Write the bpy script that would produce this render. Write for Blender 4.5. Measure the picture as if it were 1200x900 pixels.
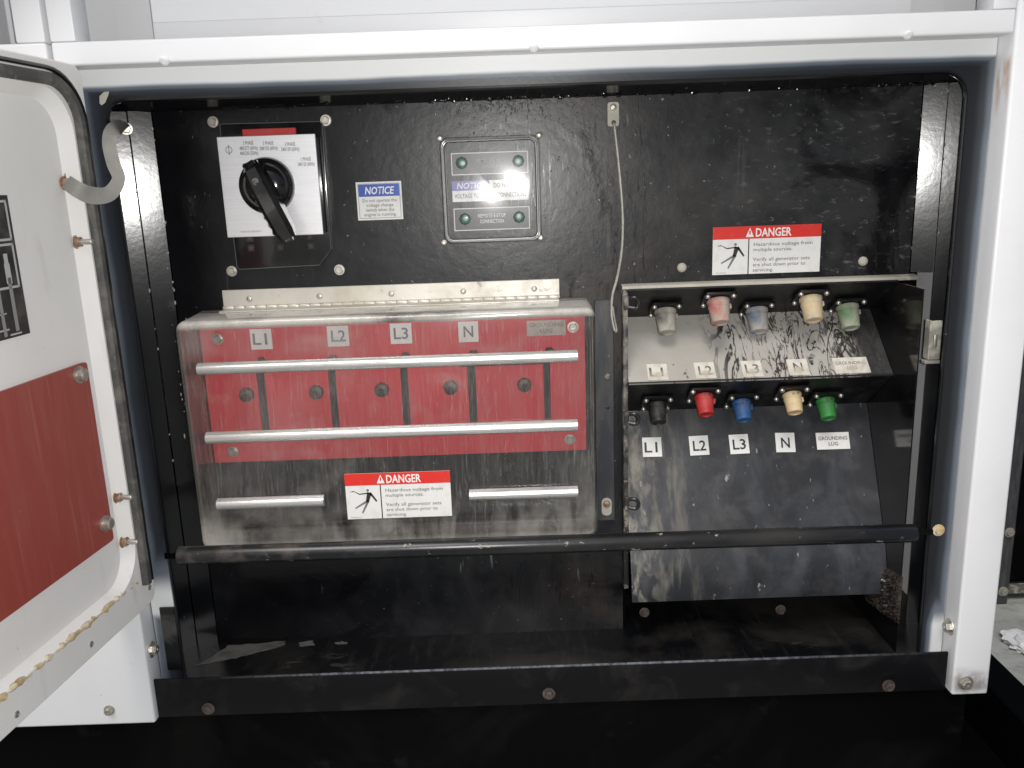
import bpy, bmesh, math, random
from mathutils import Vector, Matrix
R = math.radians
random.seed(7)
for o in list(bpy.data.objects): bpy.data.objects.remove(o, do_unlink=True)
S = bpy.context.scene
COL = S.collection

# ------------------------------------------------------------------ camera
cam_d = bpy.data.cameras.new('camera'); cam = bpy.data.objects.new('camera', cam_d); COL.objects.link(cam)
cam_d.sensor_width = 36; cam_d.lens = 30; cam_d.clip_start = .01; cam_d.clip_end = 400
_p, _r = R(13.5), R(2.0)
_F = Vector((0, math.cos(_p), -math.sin(_p))); _R0 = Vector((1, 0, 0)); _U0 = _R0.cross(_F)
_Rt = math.cos(_r)*_R0 - math.sin(_r)*_U0; _Up = math.cos(_r)*_U0 + math.sin(_r)*_R0
mw = Matrix((_Rt, _Up, -_F)).transposed().to_4x4(); mw.translation = (0, -1.1, 1.5)
cam.matrix_world = mw
S.camera = cam
# ------------------------------------------------------------------ sky, overcast sun, phone flash
W = bpy.data.worlds.new('World'); S.world = W; W.use_nodes = True
wn = W.node_tree; bg = wn.nodes['Background']
sky = wn.nodes.new('ShaderNodeTexSky'); sky.sky_type = 'NISHITA'; sky.sun_disc = False
SUN_EL, SUN_ROT = R(57), R(195)
sky.sun_elevation = SUN_EL; sky.sun_rotation = SUN_ROT; sky.dust_density = 4; sky.air_density = .8
wn.links.new(sky.outputs[0], bg.inputs[0]); bg.inputs[1].default_value = .052
sl = bpy.data.lights.new('sun', 'SUN'); sl.energy = 1.4; sl.angle = R(25); sl.color = (1, .98, .95)
so = bpy.data.objects.new('sun', sl); COL.objects.link(so)
_sd = Vector((math.sin(SUN_ROT)*math.cos(SUN_EL), math.cos(SUN_ROT)*math.cos(SUN_EL), math.sin(SUN_EL)))
so.rotation_euler = _sd.to_track_quat('Z', 'Y').to_euler(); so.location = (-.5, -3, 4)
fl = bpy.data.lights.new('phone_flash', 'POINT'); fl.energy = 24; fl.shadow_soft_size = .006; fl.color = (1, .98, .95)
fo = bpy.data.objects.new('phone_flash', fl); COL.objects.link(fo); fo.location = (.016, -1.1, 1.503)
vs = S.view_settings; vs.view_transform = 'Standard'; vs.look = 'None'; vs.exposure = .18; vs.gamma = 1; vs.use_curve_mapping = False
S.render.engine = 'CYCLES'
S.cycles.transparent_max_bounces = 24

# ------------------------------------------------------------------ materials
def node(nt, t, **k):
    n = nt.nodes.new(t)
    for a, v in k.items(): setattr(n, a, v)
    return n
def rgba(c): return (*c, 1) if len(c) == 3 else c
def noise_mask(nt, scale=(1, 1, 1), ns=5, lo=.45, hi=.65, detail=6, rough=.6, dist=0, rot=0, loc=(0, 0, 0), ridge=0):
    tc = node(nt, 'ShaderNodeTexCoord'); mp = node(nt, 'ShaderNodeMapping')
    mp.inputs['Scale'].default_value = scale; mp.inputs['Rotation'].default_value = (0, rot, 0); mp.inputs['Location'].default_value = loc
    nz = node(nt, 'ShaderNodeTexNoise'); nz.inputs['Scale'].default_value = ns; nz.inputs['Detail'].default_value = detail
    nz.inputs['Roughness'].default_value = rough; nz.inputs['Distortion'].default_value = dist
    mr = node(nt, 'ShaderNodeMapRange'); mr.inputs[1].default_value = lo; mr.inputs[2].default_value = hi
    nt.links.new(tc.outputs['Object'], mp.inputs[0]); nt.links.new(mp.outputs[0], nz.inputs['Vector'])
    if ridge:        # thin wandering lines where the noise crosses its mid value
        d = mth(nt, 'ABSOLUTE', mth(nt, 'SUBTRACT', nz.outputs[0], .5, False), 0, False); mr.inputs[1].default_value = ridge; mr.inputs[2].default_value = ridge*.4
        nt.links.new(d, mr.inputs[0])
    else: nt.links.new(nz.outputs[0], mr.inputs[0])
    return mr.outputs[0]
def axis_mask(nt, axis, a, b):
    """0 at a, 1 at b along a world axis"""
    tc = node(nt, 'ShaderNodeNewGeometry'); sp = node(nt, 'ShaderNodeSeparateXYZ'); mr = node(nt, 'ShaderNodeMapRange')
    nt.links.new(tc.outputs['Position'], sp.inputs[0]); nt.links.new(sp.outputs[axis], mr.inputs[0])
    mr.inputs[1].default_value = a; mr.inputs[2].default_value = b
    return mr.outputs[0]
def mth(nt, op, a, b, clamp=True):
    m = node(nt, 'ShaderNodeMath', operation=op, use_clamp=clamp)
    for i, v in enumerate((a, b)):
        if isinstance(v, (int, float)): m.inputs[i].default_value = v
        else: nt.links.new(v, m.inputs[i])
    return m.outputs[0]
def mixc(nt, f, a, b):
    m = node(nt, 'ShaderNodeMix', data_type='RGBA')
    if isinstance(f, (int, float)): m.inputs[0].default_value = f
    else: nt.links.new(f, m.inputs[0])
    for i, v in ((6, a), (7, b)):
        if isinstance(v, tuple): m.inputs[i].default_value = rgba(v)
        else: nt.links.new(v, m.inputs[i])
    return m.outputs[2]
def M(name, base, rough=.5, metal=0., layers=(), bump=None, coat=0., spec=.5, custom=None):
    """layers: (colour, amount, roughness, noise kwargs) laid one over the other"""
    m = bpy.data.materials.new(name); m.use_nodes = True; nt = m.node_tree; b = nt.nodes['Principled BSDF']
    b.inputs['Metallic'].default_value = metal; b.inputs['Coat Weight'].default_value = coat; b.inputs['Specular IOR Level'].default_value = spec
    col = base; rv = None
    for c, amt, r2, kw in layers:
        kw = dict(kw); ax = kw.pop('axis', None)
        f = noise_mask(nt, **kw)
        for q in ([] if not ax else ax if isinstance(ax, list) else [ax]): f = mth(nt, 'MULTIPLY', f, axis_mask(nt, *q))
        f = mth(nt, 'MULTIPLY', f, amt)
        col = mixc(nt, f, col, c)
        mr = node(nt, 'ShaderNodeMix', data_type='FLOAT'); nt.links.new(f, mr.inputs[0])
        if rv is None: mr.inputs[2].default_value = rough
        else: nt.links.new(rv, mr.inputs[2])
        mr.inputs[3].default_value = r2; rv = mr.outputs[0]
    if custom: col = custom(nt, col)
    if isinstance(col, tuple): b.inputs['Base Color'].default_value = rgba(col)
    else: nt.links.new(col, b.inputs['Base Color'])
    if rv is None: b.inputs['Roughness'].default_value = rough
    else: nt.links.new(rv, b.inputs['Roughness'])
    if bump:
        sc, st, dist = bump[:3]; scale = bump[3] if len(bump) > 3 else (1, 1, 1)
        f = noise_mask(nt, scale=scale, ns=sc, lo=0, hi=1, detail=3)
        bp = node(nt, 'ShaderNodeBump'); bp.inputs['Strength'].default_value = st; bp.inputs['Distance'].default_value = dist
        nt.links.new(f, bp.inputs['Height']); nt.links.new(bp.outputs[0], b.inputs['Normal'])
    return m
DUST = (.30, .27, .23); DIRT = (.36, .32, .25)
def streaks(amt=.5, ns=5, lo=.52, hi=.72, **k): return (DUST, amt, .75, dict(scale=(14, 14, 1.2), ns=ns, lo=lo, hi=hi, dist=.6, **k))
mat = {}
mat['white'] = M('white_paint', (.78, .79, .81), .42, layers=[((.55, .53, .50), .25, .5, dict(ns=4, lo=.5, hi=.8)), ((.45, .40, .33), .25, .6, dict(ns=40, lo=.66, hi=.78))], bump=(90, .12, .0006))
mat['white_post'] = M('white_post_paint', (.78, .79, .81), .3, layers=[((.5, .47, .43), .28, .5, dict(ns=5, lo=.5, hi=.8)), ((.25, .2, .15), .5, .6, dict(ns=40, lo=.66, hi=.72, axis=(2, .95, .85))), ((.05, .05, .05), .5, .6, dict(ns=60, lo=.70, hi=.74)),
    ((.42, .20, .05), .85, .7, dict(scale=(1.6, 1.6, .4), ns=30, lo=.42, hi=.58, axis=[(2, 1.545, 1.585), (2, 1.612, 1.603), (0, .5412, .5404), (1, -.119, -.126), (1, -.148, -.141)])), ((.10, .08, .06), .7, .7, dict(ns=30, lo=.42, hi=.62, axis=[(2, .89, .872), (2, .848, .858), (0, .538, .546)]))], bump=(90, .12, .0006), coat=.1)
mat['white_in'] = M('white_door_lining', (.76, .75, .73), .38, layers=[((.5, .46, .4), .25, .55, dict(ns=5, lo=.45, hi=.8)), ((.42, .38, .30), .3, .6, dict(scale=(3, 3, .6), ns=14, lo=.58, hi=.75)), ((.3, .2, .1), .6, .6, dict(ns=55, lo=.71, hi=.76))], bump=(70, .1, .0006))
mat['black_panel'] = M('black_panel_paint', (.0060, .0068, .0088), .33, layers=[
    ((.20, .205, .21), .09, .52, dict(ns=3.2, lo=.44, hi=.72, dist=.9, detail=8)), ((.23, .23, .23), .08, .55, dict(scale=(1.5, 1.5, 1), ns=12, lo=.46, hi=.75, dist=.7, detail=8)),
    ((.22, .22, .215), .13, .55, dict(scale=(1, 1, 1.6), ns=7, lo=.40, hi=.70, dist=.5, detail=9, rot=.5, axis=(0, .10, .30))), ((.30, .30, .30), .35, .6, dict(scale=(1, 1, 2.5), ns=60, lo=.58, hi=.72, detail=4, rot=.5, axis=(0, .2, .4))),
    ((.21, .16, .12), .20, .5, dict(ns=3.0, lo=.50, hi=.66, loc=(3, 1, 2), axis=[(0, -.05, .10), (0, .36, .22)])), ((.40, .40, .39), .6, .7, dict(ns=150, lo=.69, hi=.75, detail=2)),
    ((.34, .34, .34), .45, .7, dict(scale=(1, 1, .12), ns=70, lo=.70, hi=.75, detail=2, rot=.35)),
    ((.34, .33, .32), .22, .7, dict(scale=(9, 9, .5), ns=5, lo=.62, hi=.74, detail=6, dist=.2, axis=[(2, 1.36, 1.42)])),
    ((.003, .003, .004), .45, .15, dict(scale=(9, 9, .8), ns=7, ridge=.008, detail=2, dist=.2, axis=[(0, -.12, .02), (0, .25, .18)])),
    ((.003, .003, .004), .85, .16, dict(ns=4.5, lo=.55, hi=.64, dist=1.4, loc=(1, 4, 7))), ((.004, .004, .005), .9, .20, dict(ns=6, lo=.10, hi=.45, axis=(0, -.14, -.36)))], bump=(70, .45, .0006), spec=.36)
mat['black_gloss'] = M('black_gloss_paint', (.006, .0065, .008), .17, layers=[((.2, .2, .2), .05, .45, dict(ns=7, lo=.45, hi=.75)), ((.4, .38, .35), .5, .7, dict(ns=120, lo=.74, hi=.78, detail=2))], bump=(110, .12, .0006), spec=.42)
mat['bead_glint'] = M('wet_bead', (.10, .10, .105), .08, spec=.6)  # base colour of the wet beads lightened to stand in for glints
mat['black_wall'] = M('black_mirror_paint', (.004, .004, .005), .10, layers=[(DUST, .05, .4, dict(ns=9, lo=.45, hi=.75))], bump=(60, .05, .001))
mat['black_dusty_sheen'] = M('black_dusty_sheen_paint', (.013, .0145, .018), .44, layers=[((.17, .185, .215), .24, .55, dict(scale=(2, 2, 1), ns=7, lo=.42, hi=.78, dist=1)), ((.25, .24, .23), .14, .65, dict(ns=30, lo=.48, hi=.75)),  # blue-grey sheen painted into this colour; the pale layers below are dust
    ((.42, .39, .32), .42, .85, dict(scale=(1.6, .35, .35), ns=34, lo=.52, hi=.68, dist=.25, detail=8, axis=(0, .275, .165))),
    ((.42, .39, .32), .6, .85, dict(scale=(1.2, .6, .6), ns=60, lo=.48, hi=.62, dist=.3, detail=8, axis=(0, .20, .155))),
    ((.45, .43, .4), .55, .7, dict(ns=110, lo=.69, hi=.75, detail=2, scale=(1, .5, .5), rot=.7))], bump=(110, .3, .0007))
mat['black_base'] = M('black_base_paint', (.0016, .0017, .002), .5, layers=[(DUST, .018, .7, dict(ns=4, lo=.5, hi=.8, dist=1)), (DUST, .03, .7, dict(ns=18, lo=.62, hi=.8))], bump=(120, .1, .0005), spec=.05)
mat['black_floor'] = M('black_floor_paint', (.004, .0045, .0055), .34, layers=[(DUST, .10, .6, dict(ns=6, lo=.48, hi=.72, dist=.5, detail=8)), ((.28, .275, .26), .16, .75, dict(scale=(1, 2.6, 1), ns=5, lo=.61, hi=.66, dist=.4, detail=9, loc=(.7, 0, 0))), (DUST, .04, .7, dict(scale=(8, 1, 8), ns=14, lo=.55, hi=.75, detail=8))], bump=(120, .3, .0006), spec=.3)
mat['sill'] = M('black_pale_edge_sill', (.004, .004, .005), .42, layers=[(DUST, .05, .7, dict(ns=16, lo=.5, hi=.75, dist=1)), ((.30, .32, .36), .5, .35, dict(scale=(60, 60, 1), ns=3, lo=.25, hi=.6, axis=[(2, .9022, .9036), (0, -.40, -.20), (0, .53, .25)]))], bump=(120, .2, .0006), spec=.2)  # second layer is paler along the top edge, fading towards both ends
mat['black_under'] = M('black_underside_paint', (.006, .006, .007), .4, layers=[((.25, .24, .22), .12, .7, dict(ns=40, lo=.5, hi=.75))], bump=(110, .2, .0006), spec=.3)
mat['dusty_shelf'] = M('dust_covered_shelf', (.42, .405, .37), .9, layers=[((.34, .32, .285), .7, .9, dict(ns=14, lo=.35, hi=.7)),
    ((.018, .017, .016), .95, .45, dict(scale=(1.5, .4, .4), ns=12, ridge=.022, detail=4, dist=1.6, axis=(0, .255, .285))),
    ((.018, .017, .016), .95, .45, dict(scale=(1.5, .5, .5), ns=24, ridge=.030, detail=4, dist=2.2, loc=(2, 1, 0), axis=(0, .295, .34))),
    ((.018, .017, .016), .9, .45, dict(scale=(1.5, .7, .7), ns=34, lo=.52, hi=.60, dist=2, axis=(0, .36, .44))), ((.022, .022, .022), .96, .45, dict(ns=30, lo=.18, hi=.40, axis=(0, .440, .466))),
    ((.05, .045, .04), .8, .6, dict(ns=95, lo=.66, hi=.70, detail=2, scale=(1, .5, .5), rot=.6))], bump=(80, .5, .001))
def overspray(nt, col):
    n = noise_mask(nt, ns=5, lo=0, hi=1, detail=3)
    n2 = mth(nt, 'MULTIPLY', mth(nt, 'SUBTRACT', n, .5, False), .40, False)
    fz = axis_mask(nt, 2, 1.6005, 1.6165); fr = axis_mask(nt, 0, .518, .544); fl_ = axis_mask(nt, 0, -.432, -.470)
    fl2 = mth(nt, 'MULTIPLY', axis_mask(nt, 2, 1.10, .99), axis_mask(nt, 0, -.425, -.436)); fr2 = mth(nt, 'MULTIPLY', axis_mask(nt, 2, 1.00, .93), .85)
    fl2 = mth(nt, 'MULTIPLY', fl2, axis_mask(nt, 2, .95, .99))
    fr2 = mth(nt, 'MULTIPLY', fr2, axis_mask(nt, 0, .508, .526))
    f = fz
    for g in (mth(nt, 'MULTIPLY', fr, .85), mth(nt, 'MULTIPLY', fl_, .9), fl2, fr2): f = mth(nt, 'MAXIMUM', f, g)
    f = mth(nt, 'ADD', f, n2)
    cr = node(nt, 'ShaderNodeValToRGB'); cr.color_ramp.interpolation = 'EASE'; e = cr.color_ramp.elements
    e[0].position = .06; e[0].color = (.010, .011, .014, 1); e[1].position = .92; e[1].color = (.72, .73, .74, 1)
    a = e.new(.34); a.color = (.024, .029, .038, 1); a = e.new(.60); a.color = (.115, .135, .165, 1)
    nt.links.new(f, cr.inputs[0]); return cr.outputs[0]
mat['rim'] = M('overspray_paint', (0, 0, 0), .33, layers=[], bump=(200, .2, .0004), custom=overspray)
mat['silver'] = M('brushed_aluminium', (.72, .72, .74), .40, .80, layers=[((.85, .85, .85), .4, .5, dict(scale=(1, 1, 60), ns=20, lo=.4, hi=.6))], bump=(60, .08, .001, (1, 1, 40)))
mat['steel'] = M('zinc_steel', (.55, .53, .48), .38, .85, layers=[((.30, .25, .18), .5, .6, dict(ns=120, lo=.45, hi=.7))], bump=(300, .2, .001))
mat['rusty'] = M('rusty_steel', (.42, .36, .30), .5, .6, layers=[((.28, .11, .035), .9, .85, dict(ns=90, lo=.40, hi=.58))], bump=(300, .3, .001))
mat['rust_washer'] = M('rust_washer', (.30, .14, .05), .8, .2, layers=[((.5, .42, .3), .6, .7, dict(ns=120, lo=.5, hi=.6))], bump=(300, .3, .001))
mat['chrome'] = M('polished_rib', (.56, .56, .54), .28, .6, layers=[((.10, .10, .10), .7, .4, dict(scale=(.06, 1, 3), ns=70, lo=.52, hi=.64)), ((.46, .44, .39), .65, .6, dict(scale=(1, 1, 1), ns=22, lo=.45, hi=.7)), ((.85, .85, .84), .6, .2, dict(scale=(.15, 1, 5), ns=30, lo=.45, hi=.6))], bump=(120, .1, .001))
mat['hinge'] = M('dusty_hinge_metal', (.60, .575, .52), .42, .5, layers=[((.5, .46, .38), .7, .8, dict(ns=14, lo=.4, hi=.65)), ((.2, .18, .15), .5, .7, dict(ns=60, lo=.64, hi=.72))], bump=(200, .1, .001))
mat['red_board'] = M('red_fibre_board', (.58, .035, .050), .5, layers=[((.46, .13, .14), .30, .7, dict(scale=(1, 1, .3), ns=14, lo=.45, hi=.75)), ((.3, .2, .18), .4, .8, dict(ns=40, lo=.6, hi=.75))], bump=(100, .1, .001))
mat['red_door'] = M('red_fibre_plate', (.29, .055, .042), .45, layers=[((.33, .11, .09), .35, .6, dict(scale=(4, 4, .5), ns=22, lo=.48, hi=.75)), ((.5, .38, .35), .6, .7, dict(ns=100, lo=.72, hi=.76)), ((.42, .20, .17), .22, .6, dict(scale=(22, 22, .6), ns=7, lo=.63, hi=.70, detail=2, rot=.12))], bump=(260, .15, .001))
mat['slot'] = M('dark_slot', (.02, .018, .018), .7, layers=[((.14, .12, .11), .35, .8, dict(ns=30, lo=.45, hi=.7))])
mat['board_back'] = M('dark_backing', (.03, .03, .034), .6, layers=[((.2, .18, .17), .35, .8, dict(ns=12, lo=.45, hi=.7))])
mat['knob'] = M('dark_stud', (.055, .045, .042), .45, .2, layers=[((.2, .15, .13), .5, .7, dict(ns=60, lo=.45, hi=.7))])
mat['plastic'] = M('black_plastic', (.008, .008, .009), .16, layers=[(DUST, .07, .4, dict(ns=20, lo=.45, hi=.75))], bump=(160, .05, .001), coat=.3)
mat['plastic_worn'] = M('worn_black_plastic', (.012, .012, .013), .3, layers=[(DUST, .8, .7, dict(ns=60, lo=.48, hi=.62))], bump=(160, .1, .001))
mat['red_strip'] = M('red_plastic', (.50, .028, .028), .4, layers=[((.5, .2, .18), .3, .6, dict(ns=30, lo=.5, hi=.7))])
mat['rubber'] = M('weathered_rubber', (.060, .059, .056), .65, layers=[((.20, .19, .165), .65, .85, dict(ns=34, lo=.45, hi=.68, dist=1)), ((.3, .28, .24), .6, .85, dict(ns=90, lo=.62, hi=.7))], bump=(120, .5, .0006))
mat['glue'] = M('old_adhesive', (.47, .36, .19), .8, layers=[((.66, .60, .48), .8, .8, dict(ns=45, lo=.45, hi=.6)), ((.25, .15, .06), .7, .8, dict(ns=60, lo=.58, hi=.66))], bump=(160, .8, .003))
mat['strap'] = M('fabric_strap', (.20, .197, .18), .7, layers=[((.30, .29, .26), .6, .8, dict(ns=40, lo=.4, hi=.7))], bump=(500, .2, .001))
mat['wire'] = M('steel_cable', (.42, .41, .37), .5, .5, layers=[((.62, .60, .54), .6, .6, dict(ns=90, lo=.45, hi=.6))], bump=(900, .5, .001))
mat['tube'] = M('black_tube_paint', (.007, .008, .010), .30, layers=[(DUST, .10, .5, dict(scale=(.7, 2, 3), ns=8, lo=.45, hi=.75)), ((.45, .43, .38), .8, .7, dict(scale=(1, 1.5, 1.5), ns=60, lo=.64, hi=.70)), (DUST, .35, .7, dict(ns=30, lo=.5, hi=.75, axis=(0, -.1, -.42)))], bump=(160, .15, .0006))
mat['slate'] = M('slate_plate_paint', (.035, .038, .045), .45, layers=[(DUST, .25, .7, dict(scale=(3, 3, .6), ns=20, lo=.45, hi=.75)), ((.45, .42, .36), .6, .8, dict(ns=110, lo=.68, hi=.74))], bump=(150, .2, .0006))
mat['lip'] = M('dusty_lip', (.42, .40, .35), .75, layers=[((.55, .52, .45), .7, .8, dict(ns=30, lo=.4, hi=.7)), ((.03, .03, .03), .8, .6, dict(ns=30, lo=.38, hi=.5, axis=(0, .44, .53)))], bump=(140, .3, .0006))
mat['jamb'] = M('dusty_jamb', (.022, .022, .023), .5, layers=[((.40, .37, .32), .8, .85, dict(ns=40, lo=.42, hi=.62, axis=(2, 1.02, 1.36))), ((.4, .37, .3), .7, .85, dict(ns=55, lo=.55, hi=.65))], bump=(140, .3, .0006))
mat['jamb_dust'] = M('settled_dust', (.12, .117, .11), .9, layers=[((.05, .05, .05), .7, .8, dict(ns=40, lo=.45, hi=.65))])
mat['sticker'] = M('white_vinyl', (.74, .74, .72), .35, layers=[((.45, .42, .36), .35, .7, dict(ns=60, lo=.5, hi=.75))])
mat['sticker_dusty'] = M('dusty_white_vinyl', (.66, .63, .56), .6, layers=[((.40, .37, .31), .75, .9, dict(ns=50, lo=.42, hi=.6))])
mat['sticker_faded'] = M('faded_vinyl', (.50, .44, .40), .6, layers=[((.34, .30, .27), .6, .9, dict(ns=40, lo=.42, hi=.6))])
mat['ink'] = M('black_ink', (.02, .02, .022), .5)
mat['ink_grey'] = M('grey_ink', (.16, .165, .17), .5)
mat['ink_faint'] = M('faint_ink', (.24, .24, .24), .5)
mat['ink_dusty'] = M('dusty_ink', (.12, .11, .10), .8, layers=[((.45, .42, .35), .9, .9, dict(ns=60, lo=.42, hi=.58))])
mat['ink_white'] = M('white_ink', (.78, .78, .77), .45)
mat['ink_dim'] = M('dim_white_ink', (.42, .42, .41), .5)
mat['red_ink'] = M('red_ink', (.66, .030, .022), .38, layers=[((.5, .1, .08), .3, .6, dict(ns=60, lo=.5, hi=.7))])
mat['blue_ink'] = M('blue_ink', (.022, .085, .42), .35)
mat['violet_ink'] = M('faded_blue_ink', (.10, .10, .36), .35)
mat['label_black'] = M('black_label', (.018, .018, .018), .35, layers=[(DUST, .15, .6, dict(ns=40, lo=.5, hi=.7))])
mat['stud_green'] = M('green_terminal', (.008, .085, .048), .28, coat=.4, layers=[((.12, .28, .2), .5, .4, dict(ns=150, lo=.5, hi=.65))])
mat['stud_inner'] = M('green_terminal_screw', (.10, .16, .13), .35, .5)
def capmat(n, c, dust):
    L = [((min(1, c[0]*.6+.12), c[1]*.6+.11, c[2]*.6+.09), .55, .7, dict(ns=50, lo=.42, hi=.7)), ((.02, .018, .016), .7, .6, dict(ns=70, lo=.60, hi=.70)), ((.05, .042, .035), .5, .7, dict(ns=25, lo=.50, hi=.68))]
    if dust: L.append(((.40, .375, .32), dust, .9, dict(ns=22, lo=.30, hi=.50, dist=.8)))
    return M(n, c, .55, layers=L, bump=(300, .2, .001))
CAPC = [('black', (.012, .012, .013)), ('red', (.42, .022, .025)), ('blue', (.020, .085, .23)), ('cream', (.60, .47, .27)), ('green', (.030, .22, .045))]
for n, c in CAPC:
    mat['cap_'+n] = capmat('cap_'+n, c, 0)
    mat['capd_'+n] = capmat('dusty_cap_'+n, c, {'black': .97, 'red': .85, 'blue': .88, 'cream': .4, 'green': .82}[n])
mat['concrete'] = M('weathered_concrete', (.30, .31, .29), .85, layers=[((.42, .43, .40), .7, .9, dict(ns=5, lo=.4, hi=.65)), ((.16, .17, .15), .6, .9, dict(ns=22, lo=.5, hi=.7))], bump=(40, .4, .01))
mat['scrap'] = M('pale_scrap', (.74, .75, .76), .5, layers=[((.4, .38, .34), .5, .8, dict(ns=30, lo=.5, hi=.7))], bump=(60, .4, .01))
mat['wet_dirt'] = M('wet_dirt', (.022, .019, .017), .12, layers=[((.10, .08, .065), .35, .3, dict(ns=60, lo=.45, hi=.6))], bump=(90, .7, .004))
def clear(name, haze, streak, tint=(1, 1, 1), rough=.06, extra=None, hazecol=(.55, .54, .52)):
    m = bpy.data.materials.new(name); m.use_nodes = True; nt = m.node_tree; nt.nodes.clear()
    out = node(nt, 'ShaderNodeOutputMaterial'); tr = node(nt, 'ShaderNodeBsdfTransparent'); tr.inputs[0].default_value = rgba(tint)
    gl = node(nt, 'ShaderNodeBsdfGlossy'); gl.inputs['Roughness'].default_value = rough; gl.inputs[0].default_value = (1, 1, 1, 1)
    df = node(nt, 'ShaderNodeBsdfDiffuse'); df.inputs[0].default_value = rgba(hazecol)
    f = mth(nt, 'ADD', mth(nt, 'MULTIPLY', noise_mask(nt, scale=(12, 12, 1), ns=5, lo=.42, hi=.75, dist=.4), streak), haze)
    f = mth(nt, 'ADD', f, mth(nt, 'MULTIPLY', noise_mask(nt, ns=6, lo=.45, hi=.75), streak*.7))
    f = mth(nt, 'ADD', f, mth(nt, 'MULTIPLY', noise_mask(nt, scale=(40, 40, 2), ns=9, lo=.66, hi=.70, detail=2), streak*1.5))
    if extra: f = extra(nt, f)
    m1 = node(nt, 'ShaderNodeMixShader'); nt.links.new(f, m1.inputs[0]); nt.links.new(tr.outputs[0], m1.inputs[1]); nt.links.new(df.outputs[0], m1.inputs[2])
    fr = node(nt, 'ShaderNodeFresnel'); fr.inputs[0].default_value = 1.45
    bp = node(nt, 'ShaderNodeBump'); bp.inputs['Strength'].default_value = .05; bp.inputs['Distance'].default_value = .001
    nt.links.new(noise_mask(nt, ns=60, lo=0, hi=1), bp.inputs['Height']); nt.links.new(bp.outputs[0], gl.inputs['Normal'])
    m2 = node(nt, 'ShaderNodeMixShader'); nt.links.new(fr.outputs[0], m2.inputs[0]); nt.links.new(m1.outputs[0], m2.inputs[1]); nt.links.new(gl.outputs[0], m2.inputs[2])
    nt.links.new(m2.outputs[0], out.inputs[0]); return m
def cover_dirt(nt, f):
    # caked dust: along the top edge, in the lower corners and wiped smears near the bottom
    t = mth(nt, 'MULTIPLY', axis_mask(nt, 2, 1.337, 1.345), noise_mask(nt, ns=8, lo=.34, hi=.56))
    b = mth(nt, 'MULTIPLY', mth(nt, 'MULTIPLY', axis_mask(nt, 2, 1.118, 1.086), noise_mask(nt, scale=(1.6, 1, .6), ns=16, lo=.46, hi=.66, dist=.5, detail=9)), .17)
    lo = mth(nt, 'MULTIPLY', axis_mask(nt, 2, 1.066, 1.056), .20)
    c = mth(nt, 'MULTIPLY', mth(nt, 'MULTIPLY', axis_mask(nt, 0, -.345, -.385), axis_mask(nt, 2, 1.10, 1.066)), .5)
    l = mth(nt, 'MULTIPLY', axis_mask(nt, 0, -.392, -.40), .2)
    sc = mth(nt, 'MULTIPLY', noise_mask(nt, scale=(70, 70, 1.2), ns=6, lo=.655, hi=.70, detail=2), .09)      # wiping scratches
    s2 = mth(nt, 'MULTIPLY', noise_mask(nt, scale=(9, 1, .5), ns=22, ridge=.010, detail=2, dist=.4, rot=.25), .10)
    pt = mth(nt, 'MULTIPLY', noise_mask(nt, ns=9, lo=.55, hi=.66, dist=.6, detail=8), .07)
    for g in (mth(nt, 'MULTIPLY', t, .8), b, lo, c, l, sc, s2, pt): f = mth(nt, 'ADD', f, g)
    return mth(nt, 'MINIMUM', f, .9)
mat['cover'] = clear('scratched_clear_polycarbonate', .016, .030, tint=(.97, .97, .97), rough=.10, extra=cover_dirt, hazecol=(.60, .58, .53))
mat['clear'] = clear('clear_acrylic', .006, .010, rough=.19)

# ------------------------------------------------------------------ mesh helpers
def link(name, me, m=None, parent=None):
    o = bpy.data.objects.new(name, me); COL.objects.link(o)
    if m is not None: me.materials.append(mat[m] if isinstance(m, str) else m)
    if parent is not None: o.parent = parent
    return o
def finish(bm, name, m, parent=None, smooth=True, shift=None, ang=35):
    if shift is None and parent is not None: shift = parent.get('_o')
    if shift: bmesh.ops.translate(bm, verts=bm.verts, vec=-Vector(shift))
    bmesh.ops.recalc_face_normals(bm, faces=bm.faces)
    me = bpy.data.meshes.new(name); bm.to_mesh(me); bm.free()
    if smooth:
        me.polygons.foreach_set('use_smooth', [True]*len(me.polygons)); me.set_sharp_from_angle(angle=R(ang))
    o = link(name, me, m, parent)
    if parent is not None and parent.get('_o') is not None: o['_o'] = parent['_o']
    return o
def thing(name, label, cat, loc=(0, 0, 0), group=None, rot=None):
    o = bpy.data.objects.new(name, None); COL.objects.link(o); o.empty_display_size = .02
    o.location = loc; o['label'] = label; o['category'] = cat; o['_o'] = tuple(loc)
    if rot: o.rotation_euler = rot; o['_o'] = (0., 0., 0.)
    if group: o['group'] = group
    return o
def tag(o, label, cat, group=None):
    o['label'] = label; o['category'] = cat
    if group: o['group'] = group
    return o
def add_box(bm, x0, x1, y0, y1, z0, z1, bev=0, seg=2):
    vs = [bm.verts.new((x, y, z)) for x in (x0, x1) for y in (y0, y1) for z in (z0, z1)]
    fs = [bm.faces.new([vs[i] for i in q]) for q in ((0, 1, 3, 2), (4, 6, 7, 5), (0, 4, 5, 1), (2, 3, 7, 6), (0, 2, 6, 4), (1, 5, 7, 3))]
    if bev:
        es = set(e for f in fs for e in f.edges)
        bmesh.ops.bevel(bm, geom=list(es), offset=bev, segments=seg, affect='EDGES', profile=.5)
    return bm
def box(name, m, parent, x0, x1, y0, y1, z0, z1, bev=0, seg=2):
    return finish(add_box(bmesh.new(), min(x0, x1), max(x0, x1), min(y0, y1), max(y0, y1), min(z0, z1), max(z0, z1), bev, seg), name, m, parent)
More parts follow.
